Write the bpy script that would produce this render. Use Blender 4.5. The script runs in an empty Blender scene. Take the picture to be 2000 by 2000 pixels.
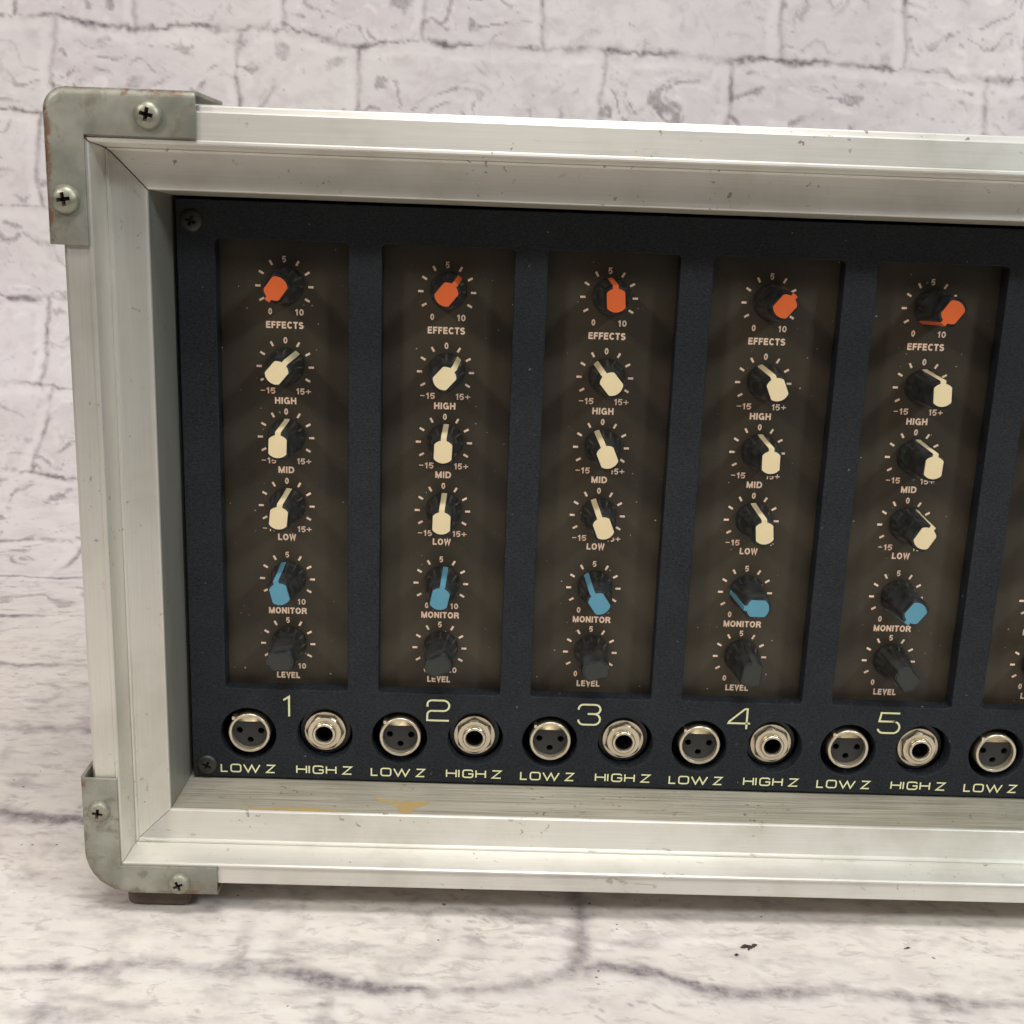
import bpy, bmesh, math, random
import numpy as np
from mathutils import Matrix, Vector

random.seed(4)
MM = 0.001
FLOOR = -196.0            # panel coordinates in mm: X right, Y up, D towards the viewer; floor height
def W3(x, y, d):          # panel coordinates (mm) -> world metres (floor at z = 0, viewer on -Y)
    return Vector((x * MM, -d * MM, (y - FLOOR) * MM))

scene = bpy.context.scene
col = scene.collection

# ------------------------------------------------------------------ camera
cam_d = bpy.data.cameras.new('camera')
cam = bpy.data.objects.new('camera', cam_d); col.objects.link(cam)
cam_d.sensor_width = 36.0; cam_d.sensor_fit = 'HORIZONTAL'
cam_d.lens = 36.0 * 2334.13 / 2000.0
cam_d.clip_start = 0.01; cam_d.clip_end = 50.0
def rot_photo(ax, ay, az):
    return Matrix.Rotation(az, 3, 'Z') @ Matrix.Rotation(ax, 3, 'X') @ Matrix.Rotation(ay, 3, 'Y')
Rw2c = rot_photo(math.radians(14.07518), math.radians(1.19723), math.radians(-2.09127))
P2B = Matrix(((1, 0, 0), (0, 0, -1), (0, 1, 0)))
cam.matrix_world = Matrix.Translation(W3(77.585, 66.973, 440.597)) @ (P2B @ Rw2c.transposed()).to_4x4()
cam_d.dof.use_dof = True
cam_d.dof.focus_distance = 0.445
cam_d.dof.aperture_fstop = 42.0
scene.camera = cam

# ------------------------------------------------------------------ world and lamps
world = bpy.data.worlds.new('World'); scene.world = world; world.use_nodes = True
wt = world.node_tree; bg = wt.nodes['Background']
_tc = wt.nodes.new('ShaderNodeTexCoord'); _sx = wt.nodes.new('ShaderNodeSeparateXYZ'); _mr = wt.nodes.new('ShaderNodeMapRange')
wt.links.new(_tc.outputs['Generated'], _sx.inputs[0]); wt.links.new(_sx.outputs['Z'], _mr.inputs['Value'])
_mr.inputs['From Min'].default_value = -0.1; _mr.inputs['From Max'].default_value = 0.9
_mr.inputs['To Min'].default_value = 0.06; _mr.inputs['To Max'].default_value = 0.42      # dim room below, pale ceiling above
wt.links.new(_mr.outputs[0], bg.inputs[1])
_mc = wt.nodes.new('ShaderNodeMapRange'); wt.links.new(_sx.outputs['Z'], _mc.inputs['Value'])
_mc.inputs['From Min'].default_value = 0.0; _mc.inputs['From Max'].default_value = 0.6
_mx = wt.nodes.new('ShaderNodeMix'); _mx.data_type = 'RGBA'; wt.links.new(_mc.outputs[0], _mx.inputs[0])
_mx.inputs[6].default_value = (1.0, 0.86, 0.74, 1); _mx.inputs[7].default_value = (0.97, 0.98, 1.0, 1)
wt.links.new(_mx.outputs[2], bg.inputs[0])

def lamp(name, direction, dist, size, power, colr, size_y=None):
    d = bpy.data.lights.new(name, 'AREA'); o = bpy.data.objects.new(name, d); col.objects.link(o)
    d.shape = 'RECTANGLE'; d.size = size; d.size_y = size_y or size; d.energy = power; d.color = colr
    tgt = W3(100, -30, 0); v = Vector((direction[0], -direction[2], direction[1])).normalized()
    o.location = tgt + v * dist
    o.rotation_euler = (-v).to_track_quat('-Z', 'Y').to_euler()
    return o
lamp('left_ceiling_lamp', (-1.05, 0.95, 1.0), 1.9, 0.24, 12.5, (1.0, 0.90, 0.80))
lamp('right_ceiling_lamp', (1.1, 1.0, 1.0), 1.9, 0.24, 14.0, (0.86, 0.97, 1.0))
lamp('overhead_ceiling_lamp', (0.1, 1.9, 0.8), 2.1, 1.0, 33.0, (1.0, 0.97, 0.94), 0.4)

scene.view_settings.view_transform = 'Standard'
scene.view_settings.look = 'None'
scene.view_settings.exposure = -0.14
scene.view_settings.gamma = 1.0
scene.view_settings.use_curve_mapping = False

# ------------------------------------------------------------------ node helpers
class NT:
    def __init__(self, name):
        self.m = bpy.data.materials.new(name); self.m.use_nodes = True
        self.t = self.m.node_tree; self.b = self.t.nodes['Principled BSDF']
    def n(self, typ, **kw):
        nd = self.t.nodes.new(typ)
        for k, v in kw.items(): setattr(nd, k, v)
        return nd
    def link(self, a, b): self.t.links.new(a, b)
    def coords(self, scale=(1, 1, 1), kind='Object'):
        tc = self.n('ShaderNodeTexCoord'); mp = self.n('ShaderNodeMapping')
        mp.inputs['Scale'].default_value = scale
        self.link(tc.outputs[kind], mp.inputs['Vector']); return mp.outputs[0]
    def noise(self, vec, scale, detail=3.0, rough=0.55, dist=0.0):
        nd = self.n('ShaderNodeTexNoise'); nd.inputs['Scale'].default_value = scale
        nd.inputs['Detail'].default_value = detail; nd.inputs['Roughness'].default_value = rough
        nd.inputs['Distortion'].default_value = dist
        self.link(vec, nd.inputs['Vector']); return nd.outputs['Fac']
    def ramp(self, fac, lo, hi, a=0.0, b=1.0):
        nd = self.n('ShaderNodeMapRange'); nd.interpolation_type = 'SMOOTHSTEP'
        nd.inputs['From Min'].default_value = lo; nd.inputs['From Max'].default_value = hi
        nd.inputs['To Min'].default_value = a; nd.inputs['To Max'].default_value = b
        self.link(fac, nd.inputs['Value']); return nd.outputs[0]
    def math(self, op, a, b):
        nd = self.n('ShaderNodeMath', operation=op)
        for i, v in enumerate((a, b)):
            if isinstance(v, (int, float)): nd.inputs[i].default_value = v
            else: self.link(v, nd.inputs[i])
        return nd.outputs[0]
    def mix(self, fac, a, b):
        nd = self.n('ShaderNodeMix', data_type='RGBA')
        if isinstance(fac, (int, float)): nd.inputs[0].default_value = fac
        else: self.link(fac, nd.inputs[0])
        for i, v in ((6, a), (7, b)):
            if isinstance(v, tuple): nd.inputs[i].default_value = (*v, 1)
            else: self.link(v, nd.inputs[i])
        return nd.outputs[2]
    def attr(self, name):
        nd = self.n('ShaderNodeAttribute'); nd.attribute_name = name; return nd.outputs['Fac']
    def set(self, **kw):
        for k, v in kw.items():
            s = self.b.inputs[k.replace('_', ' ')]
            if isinstance(v, (int, float)): s.default_value = v
            elif isinstance(v, tuple): s.default_value = (*v, 1)
            else: self.link(v, s)
    def bump(self, h, strength, dist):
        nd = self.n('ShaderNodeBump'); nd.inputs['Strength'].default_value = strength
        nd.inputs['Distance'].default_value = dist
        self.link(h, nd.inputs['Height']); self.link(nd.outputs[0], self.b.inputs['Normal'])

def s2l(r, g, b):
    f = lambda c: (c / 255 / 12.92) if c / 255 <= 0.04045 else ((c / 255 + 0.055) / 1.055) ** 2.4
    return (f(r), f(g), f(b))

# ------------------------------------------------------------------ materials
def aluminium(name, along, base, rough, metal, streak=0.5, dirt=0.5):
    m = NT(name)
    sc = {'x': (8, 620, 620), 'z': (620, 620, 8)}[along]
    st = m.noise(m.coords(sc), 3.0, 4, 0.6)
    big = m.noise(m.coords((1, 1, 1)), 28, 4, 0.6)
    c = m.mix(m.ramp(st, 0.3, 0.7), tuple(v * (1 - 0.18 * streak) for v in base), base)
    c = m.mix(m.ramp(big, 0.42, 0.75, 0, 0.35 * dirt), c, s2l(150, 143, 118))
    sp = m.noise(m.coords((1, 1, 1)), 420, 2, 0.5, 0.4)
    pat = m.ramp(m.noise(m.coords((1, 1, 1)), 45, 2), 0.5, 0.64)
    spot = m.math('MULTIPLY', m.ramp(sp, 0.665, 0.71, 0, 0.8 * dirt), pat)
    c = m.mix(spot, c, (0.13, 0.095, 0.07))
    scv = m.noise(m.coords({'x': (0.45, 1, 1), 'z': (1, 1, 0.45)}[along]), 150, 5, 0.7, 0.8)
    pat2 = m.ramp(m.noise(m.coords((1, 1, 1)), 19, 2), 0.5, 0.6)
    c = m.mix(m.math('MULTIPLY', m.ramp(scv, 0.61, 0.68, 0, 0.55 * dirt), pat2), c, s2l(128, 118, 98))
    m.set(Base_Color=c, Metallic=metal, Roughness=m.ramp(st, 0.3, 0.7, rough - 0.06 * streak, rough + 0.06 * streak))
    tg = m.n('ShaderNodeCombineXYZ')
    for k, v in enumerate({'x': (0.0, 0.6, 0.8), 'z': (0.8, 0.6, 0.0)}[along]): tg.inputs[k].default_value = v
    m.link(tg.outputs[0], m.b.inputs['Tangent']); m.b.inputs['Anisotropic'].default_value = {'x': 0.8, 'z': 0.5}[along]
    m.bump(st, 0.12 * streak, 0.0003)
    return m.m
ALU = s2l(229, 226, 218)
alu_x = aluminium('anodised aluminium running sideways', 'x', ALU, 0.47, 0.78, 0.35, 0.8)
alu_z = aluminium('anodised aluminium running upright', 'z', ALU, 0.47, 0.78, 0.35, 0.6)
brush_x = aluminium('brushed aluminium running sideways', 'x', s2l(182, 176, 160), 0.46, 0.6, 1.4, 0.9)
brush_z = aluminium('brushed aluminium running upright', 'z', s2l(166, 166, 158), 0.46, 0.7, 1.0, 0.5)

def galvanised():
    m = NT('dull galvanised steel'); v = m.coords()
    a = m.noise(v, 40, 5, 0.6); b = m.noise(v, 120, 3, 0.6, 0.5); r = m.noise(v, 75, 5, 0.65, 0.3)
    c = m.mix(m.ramp(a, 0.35, 0.65), s2l(132, 132, 121), s2l(164, 164, 152))
    c = m.mix(m.ramp(b, 0.54, 0.68, 0, 0.65), c, s2l(120, 112, 96))
    edge = m.attr('rim')
    rr = m.math('MULTIPLY', m.ramp(m.noise(v, 190, 5, 0.65, 0.3), 0.47, 0.62), m.ramp(m.math('ADD', edge, m.noise(v, 30, 2)), 1.05, 1.5))
    c = m.mix(m.math('MULTIPLY', rr, 0.8), c, s2l(122, 78, 52))
    c = m.mix(m.ramp(r, 0.72, 0.78, 0, 0.6), c, s2l(110, 82, 62))
    m.set(Base_Color=c, Metallic=0.45, Roughness=m.ramp(b, 0.3, 0.7, 0.42, 0.58))
    m.bump(a, 0.15, 0.0006); return m.m
galv = galvanised()

def panel_paint():
    m = NT('black crinkle paint'); v = m.coords((1, 1, 1))
    a = m.noise(m.coords((1.0, 1.0, 1.9)), 900, 4, 0.7, 0.6); b = m.noise(v, 60, 3)
    dust = m.noise(v, 420, 2, 0.5)
    c = m.mix(m.ramp(a, 0.34, 0.66), s2l(9, 11, 13), s2l(36, 41, 48))
    c = m.mix(m.ramp(b, 0.35, 0.7, 0, 0.2), c, s2l(42, 46, 50))
    c = m.mix(m.ramp(dust, 0.735, 0.76, 0, 0.5), c, s2l(140, 138, 128))
    m.set(Base_Color=c, Roughness=0.62); m.b.inputs['Specular IOR Level'].default_value = 0.32
    m.bump(a, 0.8, 0.0004); return m.m
paint = panel_paint()

def plate_mat():
    m = NT('smoked brown plastic sheet')
    oi = m.n('ShaderNodeObjectInfo'); va = m.n('ShaderNodeVectorMath', operation='ADD')      # each plate has its own dust
    m.link(m.coords(), va.inputs[0]); m.link(oi.outputs['Location'], va.inputs[1]); v = va.outputs[0]
    a = m.noise(v, 26, 3, 0.5); d = m.noise(v, 620, 1, 0.4); d2 = m.noise(v, 900, 2, 0.6)
    c = m.mix(m.ramp(a, 0.35, 0.65), s2l(57, 51, 41), s2l(68, 61, 49))
    c = m.mix(m.ramp(d2, 0.6, 0.8, 0, 0.35), c, s2l(96, 88, 72))
    c = m.mix(m.ramp(d, 0.765, 0.79, 0, 0.8), c, s2l(185, 178, 160))
    m.set(Base_Color=c, Roughness=0.45); m.b.inputs['Specular IOR Level'].default_value = 0.3
    return m.m
plate = plate_mat()

def simple(name, base, rough, metal=0.0, var=0.12, scale=120, spec=0.5, bump=0.0):
    m = NT(name); v = m.coords(); a = m.noise(v, scale, 4, 0.6)
    c = m.mix(m.ramp(a, 0.35, 0.68), base, tuple(min(1, x * (1 + var)) + 0.012 * var for x in base))
    m.set(Base_Color=c, Metallic=metal, Roughness=m.ramp(a, 0.3, 0.7, rough - 0.05, rough + 0.05))
    m.b.inputs['Specular IOR Level'].default_value = spec
    if bump: m.bump(a, bump, 0.0002)
    return m.m
knob_black = simple('satin black plastic', s2l(27, 29, 30), 0.32, var=0.9, scale=260, spec=0.45)
cap_mats = {'orange': simple('orange plastic', s2l(212, 98, 48), 0.55, var=0.04, spec=0.3),
            'cream': simple('cream plastic', s2l(218, 200, 160), 0.55, var=0.04, spec=0.3),
            'blue': simple('sky blue plastic', s2l(86, 140, 160), 0.55, var=0.05, spec=0.3),
            'grey': simple('charcoal plastic', s2l(52, 54, 51), 0.5, var=0.05, spec=0.3)}
ink_pink = simple('pale peach ink', s2l(240, 208, 182), 0.6, var=0.03)
ink_yellow = simple('pale yellow ink', s2l(228, 226, 178), 0.6, var=0.05)
nickel = simple('worn nickel', s2l(214, 203, 180), 0.33, 0.88, var=0.1, scale=300)
screw_steel = simple('zinc plated steel', s2l(142, 142, 127), 0.42, 0.6, var=0.25, scale=420, bump=0.1)
screw_rusty = simple('tarnished zinc steel', s2l(136, 135, 120), 0.5, 0.5, var=0.3, scale=420, bump=0.2)
screw_black = simple('black oxide steel', s2l(44, 43, 40), 0.42, 0.25, var=0.5, scale=300)
slot_dark = simple('dark brown recess', s2l(62, 46, 36), 0.8, var=0.5)  # cross recess faces coloured darker and browner than the screw head
slot_black = simple('black recess', s2l(10, 9, 8), 0.8, var=0.3)
insert_mat = simple('dark grey insert', s2l(38, 38, 38), 0.45, var=0.15, spec=0.45)
hole_black = simple('deep black', (0.003, 0.003, 0.003), 0.9, var=0.1, spec=0.1)
rubber = simple('black rubber', s2l(78, 66, 58), 0.8, var=0.4)
tolex = simple('black leatherette', s2l(30, 30, 31), 0.7, var=0.5, scale=500, bump=0.4)
def residue_mat():
    m = NT('dried yellow glue'); a = m.noise(m.coords(), 210, 5, 0.7, 0.5); st = m.noise(m.coords((8, 620, 620)), 3.0, 3, 0.6)
    c = m.mix(m.ramp(a, 0.38, 0.62), s2l(170, 158, 128), s2l(188, 154, 84))
    c = m.mix(m.ramp(st, 0.45, 0.7, 0, 0.45), c, s2l(160, 150, 124))
    m.set(Base_Color=c, Roughness=0.6, Metallic=0.15); return m.m
residue = residue_mat()
crumb_mat = simple('dark dirt', s2l(52, 46, 36), 0.9, var=0.6, scale=900)

# ------------------------------------------------------------------ object helpers
def link_mesh(name, me, mats, parent=None, loc=None):
    o = bpy.data.objects.new(name, me); col.objects.link(o)
    for m in (mats if isinstance(mats, (list, tuple)) else [mats]): me.materials.append(m)
    if parent: o.parent = parent
    if loc is not None: o.location = loc
    return o
def bm_mesh(bm, name, smooth=None):
    bmesh.ops.recalc_face_normals(bm, faces=bm.faces)
    me = bpy.data.meshes.new(name); bm.to_mesh(me); bm.free()
    if smooth is not None:
        for p in me.polygons: p.use_smooth = True
        me.set_sharp_from_angle(angle=math.radians(smooth))
    return me
def P(x, y, d): return Vector((x * MM, -d * MM, y * MM))     # local coordinates inside the mixer
def bevel(o, w, seg=2, ang=35):
    md = o.modifiers.new('bevel', 'BEVEL'); md.width = w * MM; md.segments = seg
    md.limit_method = 'ANGLE'; md.angle_limit = math.radians(ang); md.harden_normals = False
    return md
def flat_shape(outlines, d0, d1, bev=0.0, name='shape', rim=None):
    """outer outline plus holes in panel X/Y (mm), filled and given thickness from d0 (back) to d1 (front)"""
    cu = bpy.data.curves.new(name, 'CURVE'); cu.dimensions = '2D'; cu.fill_mode = 'BOTH'
    for pts in outlines:
        sp = cu.splines.new('POLY'); sp.points.add(len(pts) - 1); sp.use_cyclic_u = True
        for q, (x, y) in zip(sp.points, pts): q.co = (x * MM, y * MM, 0, 1)
    cu.extrude = max((d1 - d0) / 2 - bev, 0) * MM
    cu.bevel_depth = bev * MM; cu.bevel_resolution = 1
    if bev: cu.offset = -bev * MM
    tmp = bpy.data.objects.new('tmp', cu); col.objects.link(tmp)
    dg = bpy.context.evaluated_depsgraph_get()
    me = bpy.data.meshes.new_from_object(tmp.evaluated_get(dg))
    bpy.data.objects.remove(tmp); bpy.data.curves.remove(cu)
    mid = (d0 + d1) / 2
    me.transform(Matrix(((1, 0, 0, 0), (0, 0, -1, -mid * MM), (0, 1, 0, 0), (0, 0, 0, 1))))
    me.name = name
    for p in me.polygons: p.use_smooth = False
    me.materials.clear()
    return me
def circle(cx, cy, r, n=48, a0=0.0):
    return [(cx + r * math.cos(a0 + 2 * math.pi * i / n), cy + r * math.sin(a0 + 2 * math.pi * i / n)) for i in range(n)]
def rrect(x0, y0, x1, y1, r, n=6):
    out = []
    for cx, cy, a in ((x1 - r, y1 - r, 0), (x0 + r, y1 - r, 90), (x0 + r, y0 + r, 180), (x1 - r, y0 + r, 270)):
        for i in range(n + 1):
            t = math.radians(a + 90 * i / n); out.append((cx + r * math.cos(t), cy + r * math.sin(t)))
    return out
def lathe_bm(bm, prof, cx=0, cy=0, n=48, mat=0, close=False):
    """prof: list of (radius, d); revolved about the axis towards the viewer"""
    rings = []
    for r, d in prof:
        if r < 1e-6: rings.append([bm.verts.new(P(cx, cy, d))])
        else: rings.append([bm.verts.new(P(cx + r * math.cos(2 * math.pi * i / n), cy + r * math.sin(2 * math.pi * i / n), d)) for i in range(n)])
    pairs = list(zip(rings, rings[1:])) + ([(rings[-1], rings[0])] if close else [])
    for a, b in pairs:
        for i in range(n):
            j = (i + 1) % n
            if len(a) == 1 and len(b) == 1: continue
            f = bm.faces.new([a[0], b[j], b[i]] if len(a) == 1 else ([a[i], a[j], b[0]] if len(b) == 1 else [a[i], a[j], b[j], b[i]]))
            f.material_index = mat
def box_bm(bm, x0, x1, y0, y1, d0, d1, mat=0):
    vs = [bm.verts.new(P(x, y, d)) for d in (d0, d1) for x, y in ((x0, y0), (x1, y0), (x1, y1), (x0, y1))]
    for q in ((0, 1, 2, 3), (4, 5, 6, 7), (0, 1, 5, 4), (1, 2, 6, 5), (2, 3, 7, 6), (3, 0, 4, 7)):
        bm.faces.new([vs[i] for i in q]).material_index = mat

# ------------------------------------------------------------------ stroke lettering
def arc(cx, cy, rx, ry, a0, a1, n=8):
    return [(cx + rx * math.cos(math.radians(a0 + (a1 - a0) * i / n)), cy + ry * math.sin(math.radians(a0 + (a1 - a0) * i / n))) for i in range(n + 1)]
def ribbon(bm, pts, w, d, closed=False):
    pts = [Vector(p) for p in pts]
    q = [pts[0]]
    for p in pts[1:]:
        if (p - q[-1]).length > 1e-5: q.append(p)
    if closed and (q[0] - q[-1]).length < 1e-5: q.pop()
    n = len(q); L, Rr = [], []
    for i in range(n):
        a = q[i - 1] if (i > 0 or closed) else None
        b = q[(i + 1) % n] if (i < n - 1 or closed) else None
        da = (q[i] - a).normalized() if a is not None else None
        db = (b - q[i]).normalized() if b is not None else None
        if da is None: da = db
        if db is None: db = da
        na = Vector((-da.y, da.x)); nb = Vector((-db.y, db.x)); m = na + nb
        m = m.normalized() if m.length > 1e-4 else na
        k = 1 / max(m.dot(na), 0.42)
        L.append(bm.verts.new(P(*(q[i] + m * (w / 2 * k)), d))); Rr.append(bm.verts.new(P(*(q[i] - m * (w / 2 * k)), d)))
    for i in range(n if closed else n - 1):
        j = (i + 1) % n
        bm.faces.new([L[i], Rr[i], Rr[j], L[j]])
# bold grotesque capitals, cap height 1; each glyph: (advance, [(points, closed)])
def bold_font():
    t = 0.11                                   # half stroke
    G = {}
    def g(c, w, *st): G[c] = (w, [(s if isinstance(s, tuple) else (s, False)) for s in st])
    b, m, u = t, 0.5, 1 - t
    g('E', 0.66, [(t, 0), (t, 1)], [(t, u), (0.62, u)], [(t, 0.52), (0.58, 0.52)], [(t, b), (0.64, b)])
    g('F', 0.62, [(t, 0), (t, 1)], [(t, u), (0.6, u)], [(t, 0.5), (0.54, 0.5)])
    g('H', 0.74, [(t, 0), (t, 1)], [(0.74 - t, 0), (0.74 - t, 1)], [(t, 0.52), (0.74 - t, 0.52)])
    g('I', 0.24, [(0.12, 0), (0.12, 1)])
    g('L', 0.60, [(t, 1), (t, 0)], [(t, b), (0.58, b)])
    g('T', 0.66, [(0.33, 0), (0.33, u)], [(0.0, u), (0.66, u)])
    g('M', 0.86, [(t, 0), (t, 1)], [(0.86 - t, 0), (0.86 - t, 1)], [(t, 0.94), (0.43, 0.12), (0.86 - t, 0.94)])
    g('N', 0.74, [(t, 0), (t, 1)], [(0.74 - t, 0), (0.74 - t, 1)], [(t, 0.92), (0.74 - t, 0.08)])
    g('V', 0.70, [(0.1, 1), (0.35, 0.06), (0.6, 1)])
    g('W', 0.98, [(0.1, 1), (0.28, 0.08), (0.49, 0.92), (0.70, 0.08), (0.88, 1)])
    g('O', 0.80, (arc(0.40, 0.5, 0.29, 0.40, 0, 360, 24), True))
    g('C', 0.76, arc(0.40, 0.5, 0.29, 0.40, 40, 320, 20))
    g('G', 0.80, arc(0.40, 0.5, 0.29, 0.40, 42, 330, 20) + [(0.67, 0.46)], [(0.42, 0.46), (0.74, 0.46)], [(0.69, 0.46), (0.69, 0.0)])
    g('D', 0.76, ([(t, b), (t, u), (0.34, u)] + arc(0.34, 0.5, 0.31, 0.39, 90, -90, 12) + [(t, b)], True))
    g('R', 0.74, [(t, 0), (t, 1)], [(t, u), (0.42, u)] + arc(0.42, 0.70, 0.2, 0.19, 90, -90, 8) + [(t, 0.51)], [(0.40, 0.51), (0.62, 0.22), (0.63, 0)])
    g('S', 0.70, arc(0.35, 0.70, 0.23, 0.20, 20, 200, 9) + [(0.2, 0.575), (0.5, 0.46)] + arc(0.35, 0.30, 0.245, 0.20, 30, -160, 9))
    g('0', 0.60, (arc(0.30, 0.5, 0.20, 0.40, 0, 360, 24), True))
    g('1', 0.44, [(0.29, 0), (0.29, 1)], [(0.06, 0.72), (0.2, 0.76), (0.29, 0.95)])
    g('5', 0.60, [(0.56, u), (0.14, u), (0.09, 0.50), (0.2, 0.585)] + arc(0.28, 0.335, 0.22, 0.245, 90, -140, 12))
    g('-', 0.60, [(0.04, 0.5), (0.56, 0.5)])
    g('+', 0.76, [(0.04, 0.48), (0.72, 0.48)], [(0.38, 0.12), (0.38, 0.84)])
    return G
BOLD = bold_font()
def text_bold(bm, s, cx, cy, h, d, width=None, gap=0.11, w=0.235):
    tot = sum(BOLD[c][0] for c in s) + gap * (len(s) - 1)
    sx = h if width is None else width / tot
    x = cx - tot * sx / 2
    k = 0
    for c in s:
        adv, strokes = BOLD[c]
        for pts, closed in strokes:
            ww = w * (0.62 if c in '-+' else (0.86 if c in '0515' else 1.0))
            ribbon(bm, [(x + px * sx, cy - h / 2 + py * h) for px, py in pts], ww * h, d + 0.004 * (k % 5), closed); k += 1
        x += (adv + gap) * sx
# extended thin square-round letters of the front panel (cell units: width, cap height 1)
def rr(x0, y0, x1, y1, r):
    return arc(x1 - r, y1 - r, r, r, 0, 90, 5) + arc(x0 + r, y1 - r, r, r, 90, 180, 5) + arc(x0 + r, y0 + r, r, r, 180, 270, 5) + arc(x1 - r, y0 + r, r, r, 270, 360, 5)
WIDE = {
 'L': [[(0, 1), (0, 0), (1, 0)]],
 'O': [(rr(0, 0, 1, 1, 0.24), True)],
 'W': [[(0, 1), (0.27, 0), (0.5, 0.92), (0.73, 0), (1, 1)]],
 'Z': [[(0, 1), (1, 1), (0, 0), (1, 0)]],
 'H': [[(0, 0), (0, 1)], [(1, 0), (1, 1)], [(0, 0.52), (1, 0.52)]],
 'I': [[(0, 0), (0, 1)]],
 'G': [[(1, 0.80)] + arc(0.76, 0.76, 0.24, 0.24, 10, 90, 5) + arc(0.24, 0.76, 0.24, 0.24, 90, 180, 5) + arc(0.24, 0.24, 0.24, 0.24, 180, 270, 5) + arc(0.76, 0.24, 0.24, 0.24, 270, 360, 5) + [(1, 0.48), (0.55, 0.48)]],
 '1': [[(0.36, 0.8), (0.62, 0.98), (0.62, 0)]],
 '2': [[(0, 0.68)] + arc(0.2, 0.8, 0.2, 0.2, 180, 90, 5) + arc(0.74, 0.74, 0.26, 0.26, 90, -90, 10) + arc(0.2, 0.28, 0.2, 0.2, 90, 180, 5) + [(0, 0), (1, 0)]],
 '3': [[(0, 0.74)] + arc(0.22, 0.78, 0.22, 0.22, 170, 90, 5) + arc(0.77, 0.77, 0.23, 0.23, 90, -90, 8) + [(0.42, 0.54)], [(0.7, 0.54)] + arc(0.73, 0.27, 0.27, 0.27, 90, -90, 8) + arc(0.24, 0.24, 0.24, 0.24, 270, 180, 5)],
 '4': [[(0.84, 0), (0.84, 1), (0.72, 1), (0.03, 0.36)] + [(0.0, 0.28), (1, 0.28)]],
 '5': [[(0.96, 1), (0.1, 1), (0.04, 0.58), (0.74, 0.58)] + arc(0.72, 0.29, 0.28, 0.29, 90, -90, 10) + arc(0.24, 0.24, 0.24, 0.24, 270, 190, 5)],
 '6': [[(0.94, 1), (0.24, 1)] + arc(0.24, 0.76, 0.24, 0.24, 90, 180, 5) + arc(0.24, 0.24, 0.24, 0.24, 180, 270, 5) + arc(0.74, 0.28, 0.26, 0.28, 270, 450, 10) + [(0.03, 0.56)]],
 '7': [[(0, 1), (0.96, 1), (0.4, 0)]],
 '8': [(rr(0.05, 0.55, 0.95, 1, 0.2), True), (rr(0, 0, 1, 0.55, 0.22), True)],
}
def glyph_wide(bm, c, x0, x1, y0, y1, w, d):
    for k, s in enumerate(WIDE[c]):
        pts, closed = s if isinstance(s, tuple) else (s, False)
        ribbon(bm, [(x0 + w / 2 + px * (x1 - x0 - w), y0 + w / 2 + py * (y1 - y0 - w)) for px, py in pts], w, d + 0.004 * k, closed)

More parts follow.
